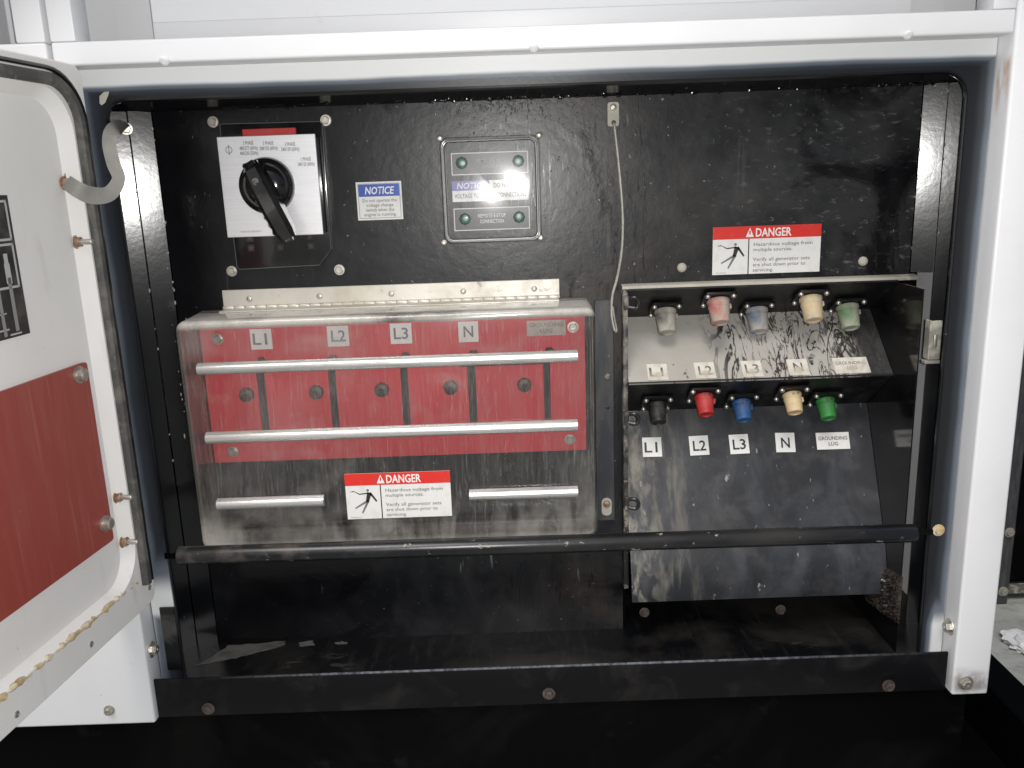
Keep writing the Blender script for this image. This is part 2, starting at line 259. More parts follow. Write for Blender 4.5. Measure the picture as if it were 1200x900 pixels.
def add_lathe(bm, prof, c, axis=(0, -1, 0), seg=20, caps=True):
    """prof: (radius, height along axis) list"""
    a = Vector(axis).normalized(); q = a.to_track_quat('Z', 'Y').to_matrix(); c = Vector(c); rings = []
    for r, h in prof:
        rings.append([bm.verts.new(c + q @ Vector((r*math.cos(t), r*math.sin(t), h))) for t in (2*math.pi*i/seg for i in range(seg))])
    for A, B in zip(rings, rings[1:]):
        for i in range(seg): bm.faces.new((A[i], A[(i+1) % seg], B[(i+1) % seg], B[i]))
    if caps: bm.faces.new(rings[0][::-1]); bm.faces.new(rings[-1])
    return bm
def lathe(name, m, parent, prof, c, axis=(0, -1, 0), seg=20): return finish(add_lathe(bmesh.new(), prof, c, axis, seg), name, m, parent)
def add_tube(bm, pts, r, seg=10):
    pts = [Vector(p) for p in pts]; rings = []; up = Vector((.3, .8, .52)).normalized()
    for i, p in enumerate(pts):
        t = (pts[min(i+1, len(pts)-1)] - pts[max(i-1, 0)]).normalized(); a = t.cross(up).normalized(); b = t.cross(a)
        rr = r[i] if isinstance(r, (list, tuple)) else r
        rings.append([bm.verts.new(p + rr*(math.cos(k)*a + math.sin(k)*b)) for k in (2*math.pi*j/seg for j in range(seg))])
    for A, B in zip(rings, rings[1:]):
        for i in range(seg): bm.faces.new((A[i], A[(i+1) % seg], B[(i+1) % seg], B[i]))
    bm.faces.new(rings[0][::-1]); bm.faces.new(rings[-1]); return bm
def tube(name, m, parent, pts, r, seg=10): return finish(add_tube(bmesh.new(), pts, r, seg), name, m, parent)
def smooth_path(pts, n=8):
    P = [Vector(p) for p in pts]; out = []
    for i in range(len(P)-1):
        a, b, c, d = P[max(i-1, 0)], P[i], P[i+1], P[min(i+2, len(P)-1)]
        for k in range(n):
            t = k/n; out.append(.5*((2*b) + (c-a)*t + (2*a-5*b+4*c-d)*t*t + (3*b-a-3*c+d)*t**3))
    out.append(P[-1]); return out
def prism(name, m, parent, pts2, frame, d0, d1, bev=0):
    """polygon pts2 in a (origin, right, up, normal) frame, extruded from d0 to d1 along the normal"""
    o, rx, uy, n = [Vector(v) for v in frame]; bm = bmesh.new()
    A = [bm.verts.new(o + rx*x + uy*y + n*d0) for x, y in pts2]; B = [bm.verts.new(o + rx*x + uy*y + n*d1) for x, y in pts2]
    k = len(A); bm.faces.new(A); top = bm.faces.new(B[::-1])
    for i in range(k): bm.faces.new((A[i], A[(i+1) % k], B[(i+1) % k], B[i]))
    if bev: bmesh.ops.bevel(bm, geom=list(top.edges), offset=bev, segments=2, affect='EDGES', profile=.5)
    return finish(bm, name, m, parent)
def rrect(x0, x1, z0, z1, r, n=6):
    pts = []
    for cx, cz, a0 in ((x1-r, z1-r, 0), (x0+r, z1-r, 90), (x0+r, z0+r, 180), (x1-r, z0+r, 270)):
        for k in range(n+1): a = R(a0+90*k/n); pts.append((cx+r*math.cos(a), cz+r*math.sin(a)))
    return pts
FRONT = lambda x, y, z: ((x, y, z), (1, 0, 0), (0, 0, 1), (0, -1, 0))
def text(body, frame, x, y, h, mname, parent, width=None, bold=0., lift=.0004, align='CENTER', name='lettering', shear=0., sp=1.0):
    """flat print: centred at x, with its baseline at y, cap height h, squeezed to width"""
    cu = bpy.data.curves.new('t', 'FONT'); cu.body = body; cu.size = h/.70; cu.offset = bold*h; cu.shear = shear; cu.align_x = align
    cu.resolution_u = 2; cu.space_line = sp; cu.fill_mode = 'FRONT'
    ob = bpy.data.objects.new('t', cu); COL.objects.link(ob); bpy.context.view_layer.update()
    me = bpy.data.meshes.new_from_object(ob.evaluated_get(bpy.context.evaluated_depsgraph_get()))
    bpy.data.objects.remove(ob, do_unlink=True); bpy.data.curves.remove(cu)
    xs = [v.co.x for v in me.vertices]; w = max(xs)-min(xs); s = width/w if width else 1
    o, rx, uy, n = [Vector(v) for v in frame]; sh = Vector(parent.get('_o') or (0, 0, 0))
    for v in me.vertices: v.co = o + rx*(x + v.co.x*s) + uy*(y + v.co.y) + n*lift - sh
    me.name = name
    ob = link(name, me, mname, parent); ob['_o'] = tuple(sh); return ob
def hexbolt(name, m, parent, c, axis, r, h, washer=1.5, washer_m=None, seg=6):
    a = Vector(axis).normalized(); c = Vector(c)
    w = lathe(name, washer_m or m, parent, [(r*washer*.96, 0), (r*washer, .0004), (r*washer*.97, .0014)], c, a, 18)
    lathe('bolt_head', m, w, [(r, 0), (r, h*.82), (r*.86, h), (r*.3, h), (r*.28, h*.8)], c + a*.0014, a, seg)
    return w
def screw(name, m, parent, c, axis, r, h, seg=14):
    return lathe(name, m, parent, [(r, 0), (r, h*.35), (r*.82, h*.8), (r*.4, h), (r*.36, h*.7)], c, axis, seg)

# ================================================================== setting
g = finish(add_box(bmesh.new(), -30, 30, -30, 30, -.3, 0), 'ground', 'concrete'); g['kind'] = 'structure'

# ================================================================== generator cabinet
cab = thing('generator_cabinet', 'black and white generator cabinet with open control compartment', 'cabinet', (0, 0, 0))
# back panel: an L leaving the lug compartment open
prism('back_panel', 'black_panel', cab, [(-.43, .872), (.146, .872), (.146, 1.363), (.517, 1.363), (.517, 1.598), (-.43, 1.598)], FRONT(0, .003, 0), 0, .003)
def strip(name, m, parent, a, b, z0, z1, th=.003):
    """vertical sheet between plan points a and b"""
    (ax, ay), (bx, by) = a, b; d = Vector((bx-ax, by-ay, 0)); n = Vector((-d.y, d.x, 0)).normalized()
    if n.y < 0: n = -n
    bm = bmesh.new(); P = [Vector((ax, ay, 0)), Vector((bx, by, 0)), Vector((bx, by, 0))+n*th, Vector((ax, ay, 0))+n*th]
    lo = [bm.verts.new(p+Vector((0, 0, z0))) for p in P]; hi = [bm.verts.new(p+Vector((0, 0, z1))) for p in P]
    bm.faces.new(lo[::-1]); bm.faces.new(hi)
    for i in range(4): bm.faces.new((lo[i], lo[(i+1) % 4], hi[(i+1) % 4], hi[i]))
    return finish(bm, name, m, parent)
strip('side_flange', 'black_gloss', cab, (-.4315, -.0002), (-.4555, -.0108), .872, 1.596)
strip('side_flange', 'black_gloss', cab, (-.4600, -.0050), (-.496, -.0209), .872, 1.596)
strip('side_flange', 'black_gloss', cab, (.5185, -.0002), (.5425, -.0108), 1.366, 1.596)
strip('side_flange', 'black_gloss', cab, (.5470, -.0050), (.583, -.0209), .872, 1.596)
box('side_wall', 'black_base', cab, -.505, -.496, -.114, .0, .872, 1.62)
box('side_wall', 'black_base', cab, .583, .592, -.089, .0, .872, 1.62)
# top flange tilted down over the panel, with a second fold
def hstrip(name, m, parent, x0, x1, prof, th=.002):
    bm = bmesh.new(); P = [Vector((0, y, z)) for y, z in prof]; N = []
    for i in range(len(P)):
        t = (P[min(i+1, len(P)-1)]-P[max(i-1, 0)]).normalized(); N.append(Vector((0, -t.z, t.y)))
    A = [[bm.verts.new(p+Vector((x, 0, 0))) for p in P] for x in (x0, x1)]
    B = [[bm.verts.new(p+n*th+Vector((x, 0, 0))) for p, n in zip(P, N)] for x in (x0, x1)]
    for q in (A, B):
        for i in range(len(P)-1): bm.faces.new((q[0][i], q[1][i], q[1][i+1], q[0][i+1]))
    for k in (0, 1):
        for i in range(len(P)-1): bm.faces.new((A[k][i], A[k][i+1], B[k][i+1], B[k][i]))
    for i in (0, len(P)-1): bm.faces.new((A[0][i], A[1][i], B[1][i], B[0][i]))
    return finish(bm, name, m, parent)
hstrip('top_flange', 'black_gloss', cab, -.495, .582, [(-.001, 1.5965), (-.012, 1.6000), (-.022, 1.6012)])
hstrip('top_flange', 'black_gloss', cab, -.495, .582, [(-.024, 1.5985), (-.05, 1.606), (-.112, 1.612)])
# bead of weld spatter and grit along the top seam
bm = bmesh.new()
for i in range(170):
    x = random.choice((random.gauss(.0, .07), random.uniform(-.42, .5), random.gauss(.5, .02))); r = random.uniform(.0006, .0022)
    if not -.42 < x < .53: continue
    bmesh.ops.create_icosphere(bm, subdivisions=1, radius=r, matrix=Matrix.Translation((x, -.003-random.random()*.02, 1.5945+random.uniform(-.001, .004))) @ Matrix.Diagonal((random.uniform(.8, 3), 1, 1, 1)))
sp = finish(bm, 'weld_spatter', 'black_gloss', cab); sp['kind'] = 'stuff'
bm = bmesh.new()
for i in range(46):
    sx = random.choice((-1, 1)); x, y = random.choice(((-.4578, -.0085), (-.431, -.001), (.545, -.0085), (.518, -.001))); z = random.uniform(1.0 if x < 0 else 1.39, 1.59); r = random.uniform(.0005, .0015)
    bmesh.ops.create_icosphere(bm, subdivisions=1, radius=r, matrix=Matrix.Translation((x+random.gauss(0, .0006), y, z)) @ Matrix.Diagonal((1, 1, random.uniform(.8, 2.5), 1)))
for i in range(40):
    bmesh.ops.create_icosphere(bm, subdivisions=1, radius=random.uniform(.0004, .0010), matrix=Matrix.Translation((random.gauss(-.43, .012), -.004, random.uniform(1.15, 1.36))) @ Matrix.Diagonal((1, 1, random.uniform(.8, 4), 1)))
finish(bm, 'paint_fleck', 'lip', cab)['kind'] = 'stuff'
bm = bmesh.new()
for i in range(420):
    if i < 260: x, z = random.gauss(.005, .045), 1.596-abs(random.gauss(0, .012))
    elif i < 340: x, z = random.gauss(.09, .05), random.uniform(1.36, 1.59)
    else: x, z = random.uniform(-.4, .5), random.uniform(1.38, 1.59)
    r = random.uniform(.0004, .0012)
    bmesh.ops.create_icosphere(bm, subdivisions=1, radius=r, matrix=Matrix.Translation((x, -.0003, z)) @ Matrix.Diagonal((random.uniform(.7, 1.2), .5, random.uniform(.8, 3.2), 1)))
finish(bm, 'wet_bead', 'bead_glint', cab, ang=60)['kind'] = 'stuff'
# compartment floor and its dirt, sill, skid base
box('compartment_floor', 'black_floor', cab, -.496, .583, -.119, .10, .866, .872)
box('sill', 'sill', cab, -.463, .536, -.142, -.1385, .851, .9045, .0012, 2)
box('skid_base', 'black_base', cab, -.95, .572, -.13, 1.3, .0, .8475, .004)
# rim round the opening with rounded upper corners, black under white overspray
inner = [(.512, .873)] + [(.512-.03+.03*math.cos(R(a)), 1.570+.03*math.sin(R(a))) for a in range(0, 91, 10)] + [(-.435+.022+.022*math.cos(R(a)), 1.578+.022*math.sin(R(a))) for a in range(90, 181, 10)] + [(-.435, .873)]
outer = [(-.463, .873), (-.463, 1.632), (.539, 1.632), (.539, .873)]
prism('opening_rim', 'rim', cab, inner + outer, FRONT(0, -.115, 0), 0, .003)
tube('rolled_edge', 'black_gloss', cab, [(x+(.0025 if x > 0 else -.0025), -.113, z) for x, z in inner], .0042, 8)
box('rim_notch', 'black_floor', cab, -.452, -.434, -.1215, -.1185, .905, .992)
prism('paint_chip', 'lip', cab, [(-.4395, 1.5955), (-.4375, 1.5935), (-.4335, 1.5960), (-.4290, 1.6035), (-.4275, 1.6075), (-.4330, 1.6072), (-.4385, 1.6030)], FRONT(0, -.1181, 0), 0, .0005)
hexbolt('rim_plug', 'glue', cab, (.5215, -.1183, 1.0595), (0, -1, 0), .0045, .003, 1.7)
# posts, header soffit, shell
rp = box('corner_post', 'white_post', cab, .540, .586, -.15, -.09, .848, 1.775, .0035, 3)
lp = box('corner_post', 'white_post', cab, -.72, -.464, -.15, -.114, .848, 1.634, .0035, 3)
hexbolt('post_bolt', 'steel', rp, (.556, -.15, .866), (0, -1, 0), .0065, .006, 1.5)
hexbolt('post_bolt', 'steel', rp, (.540, -.132, .934), (-1, 0, 0), .007, .006, 1.5)
hexbolt('post_bolt', 'steel', lp, (-.519, -.15, .8695), (0, -1, 0), .005, .005, 1.4)
hexbolt('post_bolt', 'steel', lp, (-.464, -.132, .941), (1, 0, 0), .007, .006, 1.5)
for x, z in ((.033, .866), (-.3985, .8615), (.463, .8605)): hexbolt('sill_bolt', 'knob', cab, (x, -.142, z), (0, -1, 0), .0055, .005, 1.5)
for x, z in ((.168, .925), (.352, .922)): hexbolt('floor_bolt', 'knob', cab, (x, -.052, z), (0, -1, 0), .005, .005, 1.4)
box('header_plate', 'white', cab, -.72, .586, -.038, -.034, 1.634, 1.775)
box('shell_side', 'white', cab, .586, .596, -.089, 1.3, .848, 1.775)
box('shell_side', 'white', cab, -.96, -.95, -.10, 1.3, .848, 1.775)
box('shell_back', 'white', cab, -.95, .586, 1.29, 1.3, .848, 1.775)
box('shell_roof_shade', 'white', cab, -.96, .596, -.22, 1.3, 1.7755, 1.79, .004)  # unseen roof, set low and stretched forward to shade the upper door recess
box('inner_back', 'black_base', cab, -.50, .583, .115, .12, .866, 1.62)
box('compartment_wall', 'black_wall', cab, .4955, .4972, -.085, .114, .872, 1.3555)
box('compartment_wall', 'black_base', cab, .1445, .1505, .004, .114, .872, 1.3555)
box('compartment_ceiling', 'black_base', cab, .151, .495, .004, .114, 1.3585, 1.362)
# wet dirt crust clinging to the side wall in the lower right corner
bm = bmesh.new(); bmesh.ops.create_grid(bm, x_segments=46, y_segments=36, size=1)
for v in bm.verts:
    x, y = v.co.x, v.co.y; d = max(0, 1-x*x)*max(0, 1-y*y); d = d**.45
    v.co = Vector((.4953-.0035*d-.009*d*random.random(), -.040+x*.052, .940+y*.034+.010*x*-1))
dh = finish(bm, 'dirt_crust', 'wet_dirt', None, ang=25); tag(dh, 'glinting wet dirt crust in the lower right compartment corner', 'dirt'); dh['kind'] = 'stuff'
for pts in ([(-.4424, -.0606), (-.427, -.0339), (-.4138, -.010), (-.3764, -.0066), (-.3367, -.003), (-.3333, -.013), (-.3787, -.037), (-.4083, -.048)], [(-.3129, -.0075), (-.2947, -.004), (-.29, -.0162), (-.3108, -.0193)], [(-.2620, -.0131), (-.2515, -.0080), (-.2442, -.0141), (-.2530, -.0160)]):
    pts = [(x+random.uniform(-.002, .002), y+random.uniform(-.0015, .0015)) for a, b in zip(pts, pts[1:]+pts[:1]) for x, y in [(a[0]+(b[0]-a[0])*k/4, a[1]+(b[1]-a[1])*k/4) for k in range(4)]]
    prism('dust_smear', 'jamb_dust', cab, pts, ((0, 0, .8722), (1, 0, 0), (0, 1, 0), (0, 0, 1)), 0, .0005)
# guide bar in front of the compartment
bar = thing('guide_bar', 'long black round bar across the lower compartment', 'bar', (.036, -.13, 1.064))
tube('bar_tube', 'tube', bar, [(-.4155, -.13, 1.066), (-.4145, -.13, 1.066), (.484, -.13, 1.062), (.4870, -.13, 1.062), (.489, -.13, 1.062)], [.0095, .011, .011, .010, .007], 24)
box('bar_bracket', 'black_base', bar, -.4365, -.4100, -.1215, -.1185, 1.058, 1.065)
box('bar_bracket', 'black_base', bar, .4840, .5140, -.1215, -.1185, 1.055, 1.061)

# ================================================================== doors above
def upper_door(label, x0, x1, s0, s1):
    t = thing('upper_door', label, 'door', ((x0+x1)/2, -.13, 1.63), 'white upper doors')
    box('door_rail', 'white', t, x0, x1, -.151, -.114, 1.6305, 1.6545, .003, 3)
    box('door_rail', 'white', t, x0, x1, -.151, -.114, 1.735, 1.765, .003, 3)  # unseen top rail, lowered so that the recess stays in shade
    box('door_stile', 'white', t, x0, x0+s0, -.1505, -.1142, 1.6547, 1.7348, .002, 2)
    box('door_stile', 'white', t, x1-s1, x1, -.1505, -.1142, 1.6547, 1.7348, .002, 2)
    box('recess_panel', 'white', t, x0+s0+.0005, x1-s1-.0005, -.045, -.040, 1.6547, 1.7648)
    r = box('raised_panel', 'white', t, x0+s0+.060, x1-s1-.060, -.096, -.0452, 1.6552, 1.730, .004, 2)
    box('raised_panel_field', 'white', r, x0+s0+.062, x1-s1-.062, -.0980, -.0961, 1.6790, 1.728, .0009, 1)
    return t
ud = upper_door('white door with raised panel directly above the open compartment', -.4675, .5385, .0265, .0245)
for x in (-.351, .035, .426): screw('rail_screw', 'white', ud, (x, -.151, 1.6325), (0, -.8, -.6), .0052, .003)
upper_door('white upper door at the far left edge behind the open door', -1.35, -.4725, .03, .0305)

# ================================================================== open compartment door
HX, HY, ANG = -.44, -.155, 83
door = thing('compartment_door', 'open white compartment door with rubber gasket and red plate inside', 'door', (HX, HY, 1.021), rot=(0, 0, R(ANG-180)))
Z0 = 1.021
def dloc(u, z, d=0): return Vector((u, -d, z-Z0))
DF = lambda d: ((0, -d, -Z0), (1, 0, 0), (0, 0, 1), (0, 1, 0))
def loopring(bm, rc, y): return [bm.verts.new((x, y, z-Z0)) for x, z in rc]
L_out = rrect(-.004, .955, 1.021, 1.631, .014, 8); L_in = rrect(.024, .93, 1.060, 1.605, .045, 8); L_pan = rrect(.036, .918, 1.066, 1.594, .036, 8)
bm = bmesh.new(); loops = [loopring(bm, L_out, -.055), loopring(bm, L_out, -.0015), loopring(bm, rrect(-.0025, .9535, 1.0225, 1.6295, .013, 8), 0), loopring(bm, L_in, 0), loopring(bm, L_pan, -.012)]
for A, B in zip(loops, loops[1:]):
    k = len(A)
    for i in range(k): bm.faces.new((A[i], A[(i+1) % k], B[(i+1) % k], B[i]))
bm.faces.new(loops[0][::-1]); bm.faces.new(loops[-1])
finish(bm, 'door_pan', 'white_in', door)
# gasket: a flattened bulb running along the top and the hinge side
gp = [(.945, 1.6145)] + [(x, 1.6145) for x in (.7, .5, .3, .2, .12)] + [(.058+.045*math.cos(R(a)), 1.5695+.045*math.sin(R(a))) for a in range(90, 181, 10)] + [(.013, z) for z in (1.5, 1.4, 1.3, 1.2, 1.1, 1.052, 1.0505)]
def sweep_gasket(name, m, w, h, off, y0):
    bm = bmesh.new(); rings = []; P = [Vector((u, 0, z-Z0)) for u, z in gp]
    for i, p in enumerate(P):
        t = (P[min(i+1, len(P)-1)]-P[max(i-1, 0)]).normalized(); s = Vector((t.z, 0, -t.x))
        rings.append([bm.verts.new(p + s*(off+w*a) + Vector((0, y0+h*b, 0))) for a, b in ((-.5, 0), (-.5, .6), (-.3, .95), (0, 1), (.3, .95), (.5, .6), (.5, 0))])
    for A, B in zip(rings, rings[1:]):
        for i in range(7): bm.faces.new((A[i], A[(i+1) % 7], B[(i+1) % 7], B[i]))
    bm.faces.new(rings[0][::-1]); bm.faces.new(rings[-1]); return finish(bm, name, m, door)
sweep_gasket('gasket', 'rubber', .0115, .0075, -.003, .0002)
sweep_gasket('gasket_lip', 'plastic', .0045, .005, .0075, .0002)
bm = bmesh.new()
gl = [(u, 1.0585+random.uniform(-.0010, .0010)) for u in [.03+.0045*i for i in range(200)]]
add_tube(bm, [dloc(u, z, .0016) for u, z in gl], [max(.0012, random.gauss(.0026, .0009)) for _ in gl], 8)
finish(bm, 'adhesive_residue', 'glue', door)
for u, z in ((.008, 1.041), (.127, 1.036), (.245, 1.033), (.37, 1.033), (.50, 1.033)): screw('door_screw', 'steel', door, dloc(u, z), (0, 1, 0), .0034, .0012)
rpl = prism('red_plate', 'red_door', door, rrect(.049, .42, 1.121, 1.3255, .004, 4), DF(.012), .0005, .004)
for u, z in ((.066, 1.315), (.061, 1.145), (.405, 1.315), (.405, 1.145)):
    w = lathe('plate_bolt', 'steel', rpl, [(.0095, 0), (.0095, .0016), (.0072, .0018), (.0068, .007), (.005, .0085), (.002, .0085)], dloc(u, z, .008), (0, 1, 0), 16)
dg = prism('diagram_plate', 'label_black', door, [(.126, 1.3705), (.44, 1.3705), (.44, 1.5015), (.126, 1.5015)], DF(.012), .0005, .0015)
def dline(pts, w=.0022, m='ink_dim'):
    for (a, b), (c, d) in zip(pts, pts[1:]):
        t = Vector((c-a, d-b)).normalized()*w/2; s = Vector((-t.y, t.x)); a_, b_, c_, d_ = a-t.x, b-t.y, c+t.x, d+t.y
        prism('diagram_line', m, dg, [(a_+s.x, b_+s.y), (a_-s.x, b_-s.y), (c_-s.x, d_-s.y), (c_+s.x, d_+s.y)], DF(.0105), .0003, .0006)
dline([(.20, 1.461), (.131, 1.461), (.131, 1.496), (.20, 1.496)]); dline([(.20, 1.417), (.131, 1.417), (.131, 1.4565), (.20, 1.4565)])
dline([(.143, 1.378), (.143, 1.424)], .0045, 'ink_faint'); dline([(.143, 1.424), (.143, 1.436)], .007); dline([(.143, 1.441), (.143, 1.446)], .005)
dline([(.16, 1.375), (.16, 1.418)], .004, 'ink_faint'); dline([(.155, 1.379), (.22, 1.379)], .0015); dline([(.155, 1.394), (.22, 1.394)], .0012)
dline([(.139, 1.3735), (.153, 1.3735)], .0016)
for u, z in ((.034, 1.451), (.030, 1.164), (.031, 1.110)):
    st = hexbolt('door_stud', 'rusty', door, dloc(u, z, .010), (0, 1, 0), .0058, .005, 1.25, 'steel' if z > 1.4 else 'rust_washer')
    lathe('stud_thread', 'steel', st, [(.003, 0), (.003, .017), (.0024, .018)], dloc(u, z, .009), (0, 1, 0), 10)
lathe('rust_stain', 'glue', door, [(.010, 0), (.0098, .0005)], dloc(.034, 1.512, .0102), (0, 1, 0), 4)
door['label'] = 'open white compartment door with rubber gasket and red plate inside'
# check strap between door and cabinet
strap = thing('door_strap', 'grey fabric check strap curling from door to black cabinet side', 'strap', (-.4503, -.1, 1.50))
sp_ = [(-.4594, -.0150, 1.5743, .009), (-.4469, -.05, 1.5738, .009), (-.4244, -.118, 1.5702, .0085), (-.4222, -.14, 1.5627, .0085), (-.4213, -.15, 1.5499, .008), (-.4152, -.16, 1.53, .008), (-.4098, -.165, 1.514, .0075), (-.4160, -.178, 1.4994, .009), (-.4275, -.192, 1.4982, .0105), (-.4361, -.203, 1.5047, .0095), (-.4500, -.1960, 1.5128, .0085)]
pc = smooth_path([p[:3] for p in sp_], 6); eye = Vector((0, -1.1, 1.5)); bm = bmesh.new(); prev = None
for i, p in enumerate(pc):
    t = (pc[min(i+1, len(pc)-1)]-pc[max(i-1, 0)]).normalized(); f = i/6; k = min(int(f), len(sp_)-2); hw = .86*(sp_[k][3]+(sp_[k+1][3]-sp_[k][3])*(f-k))
    s = t.cross((eye-p).normalized()).normalized(); nn = t.cross(s)*.0006
    ring = [bm.verts.new(p+s*hw+nn), bm.verts.new(p-s*hw+nn), bm.verts.new(p-s*hw-nn), bm.verts.new(p+s*hw-nn)]
    if prev:
        for j in range(4): bm.faces.new((prev[j], prev[(j+1) % 4], ring[(j+1) % 4], ring[j]))
    else: bm.faces.new(ring)
    prev = ring
bm.faces.new(prev); finish(bm, 'strap_band', 'strap', strap)
hexbolt('strap_bolt', 'steel', strap, (-.4585, -.013, 1.5752), (.35, -1, 0), .0055, .005, 1.35)
hexbolt('strap_bolt', 'rusty', strap, (-.4555, -.191, 1.5115), (.99, -.12, 0), .0055, .008, 1.3, 'rust_washer')

# ================================================================== voltage selector switch
sw = thing('selector_switch', 'rotary voltage selector switch with silver face and black handle', 'switch', (-.286, 0, 1.40))
mp_ = prism('mounting_plate', 'plastic', sw, [(-.347, 1.576), (-.344, 1.578), (-.224, 1.577), (-.2205, 1.573), (-.2225, 1.421), (-.2385, 1.4015), (-.341, 1.3995), (-.3445, 1.403)], FRONT(0, -.0005, 0), 0, .0075, .0012)
tube('plate_edge_glint', 'ink_grey', mp_, [(x, -.0072, z) for x, z in ((-.3462, 1.576), (-.3435, 1.5772), (-.2245, 1.5762), (-.2213, 1.573), (-.2233, 1.4212), (-.2389, 1.4023), (-.341, 1.4003), (-.3438, 1.403), (-.3462, 1.576))], .0007, 6)  # grey outline added as the highlight of the plate's bevel edge
box('housing', 'plastic', sw, -.343, -.2225, -.0275, -.0082, 1.4435, 1.559, .002)
fp = box('face_plate', 'silver', sw, -.345, -.2262, -.0300, -.0276, 1.4415, 1.5612, .0006, 1)
box('red_flag', 'red_strip', sw, -.3187, -.253, -.0125, -.0082, 1.5602, 1.5702, .0006, 1)
for x, z, m_ in ((-.3235, 1.4385, 'red_strip'), (-.3235, 1.4265, 'rust_washer'), (-.2865, 1.426, 'rust_washer'), (-.2475, 1.4385, 'red_strip'), (-.2475, 1.4262, 'rust_washer')):
    prism('terminal_window', 'slot', sw, rrect(x-.0042, x+.0042, z-.0042, z+.0042, .001, 2), FRONT(0, -.008, 0), 0, .0006)
    lathe('terminal_tip', 'knob', sw, [(.0026, 0), (.0022, .001)], (x, -.0086, z), seg=8)
kn = lathe('knob', 'plastic', sw, [(.0335, 0), (.0340, .004), (.0325, .009), (.029, .0115), (.027, .0098), (.0245, .0098), (.020, .0145), (.010, .0165)], (-.289, -.0301, 1.502), (0, -1, 0), 40)
hd = Vector((.0414, 0, -.092)).normalized(); hs = Vector((hd.z, 0, -hd.x))*-1
bm = bmesh.new(); rings = []
for s, w, y0, y1 in ((0, .0085, -.043, -.058), (.008, .0115, -.043, -.066), (.03, .0125, -.043, -.072), (.06, .0125, -.050, -.074), (.088, .0120, -.054, -.073), (.098, .0095, -.057, -.069)):
    c = Vector((-.3015, 0, 1.5290)) + hd*s
    rings.append([bm.verts.new(c + hs*(w*a) + Vector((0, y, 0))) for a, y in ((-1, y0), (-.95, y1+.006), (-.55, y1), (.55, y1), (.95, y1+.006), (1, y0))])
for A, B in zip(rings, rings[1:]):
    for i in range(6): bm.faces.new((A[i], A[(i+1) % 6], B[(i+1) % 6], B[i]))
bm.faces.new(rings[0][::-1]); bm.faces.new(rings[-1]); hb = finish(bm, 'handle', 'plastic', kn, ang=25)
c0 = Vector((-.3015, 0, 1.5290))
lathe('handle_screw', 'plastic_worn', hb, [(.0042, 0), (.0042, .0012), (.0025, .0014), (.0022, .0004)], c0 + hd*.024 + Vector((0, -.0703, 0)), (0, -1, 0), 12)
bm = bmesh.new(); add_tube(bm, [c0+hd*.001+hs*-.006+Vector((0, -.0588, 0)), c0+hd*.005+Vector((0, -.0625, 0)), c0+hd*.001+hs*.006+Vector((0, -.0588, 0))], [.003, .0056, .003], 8); finish(bm, 'handle_tip', 'plastic_worn', hb)
bm = bmesh.new(); add_tube(bm, [c0+hd*.098+hs*-.005+Vector((0, -.063, 0)), c0+hd*.0985+hs*.005+Vector((0, -.063, 0))], [.0036, .0036], 8); finish(bm, 'handle_end', 'plastic_worn', hb)
bm = bmesh.new(); add_tube(bm, [c0+hd*(.030+.005*i)+hs*-.0118+Vector((0, -.061-.004*(i % 2), 0)) for i in range(13)], [.0012+.0010*(i % 2) for i in range(13)], 6); finish(bm, 'edge_glint_ridge', 'plastic_worn', hb)  # added pale ridge imitating the jagged reflections along the handle edge
fF = FRONT(0, -.0300, 0)
for b, x, z, w in (('3 PHASE', -.3075, 1.5510, .0125), ('480/277 (60Hz)', -.3075, 1.5450, .022), ('400/230 (50Hz)', -.3075, 1.5390, .022), ('3 PHASE', -.2835, 1.5500, .0125), ('208/120 (60Hz)', -.2835, 1.5440, .022),
                   ('3 PHASE', -.2575, 1.5480, .0125), ('240/139 (60Hz)', -.2575, 1.5420, .022), ('1 PHASE', -.2400, 1.5300, .0120), ('240/120 (60Hz)', -.2400, 1.5240, .0205)):
    text(b, fF, x, z, .0043, 'ink_grey', fp, w, .012)
text('MADE IN GERMANY', fF, -.315, 1.4470, .0021, 'ink_faint', fp, .026)
bm = bmesh.new()
cs = Vector((-.3315, -.0304, 1.5455)); ro, ri = .0042, .0034
A = [bm.verts.new(cs+Vector((ro*math.cos(t), 0, ro*math.sin(t)))) for t in (2*math.pi*i/24 for i in range(24))]; B = [bm.verts.new(cs+Vector((ri*math.cos(t), 0, ri*math.sin(t)))) for t in (2*math.pi*i/24 for i in range(24))]
for i in range(24): bm.faces.new((A[i], A[(i+1) % 24], B[(i+1) % 24], B[i]))
v = [bm.verts.new(cs+Vector(p)) for p in ((-.0004, -.0001, -.006), (.0004, -.0001, -.006), (.0004, -.0001, .006), (-.0004, -.0001, .006))]; bm.faces.new(v)
finish(bm, 'phase_symbol', 'ink_grey', fp)
for x, z in ((-.3563, 1.5807), (-.2177, 1.578), (-.3534, 1.3975), (-.2158, 1.3945)): hexbolt('switch_bolt', 'steel', sw, (x, -.0002, z), (0, -1, 0), .0046, .0042, 1.5, seg=12)

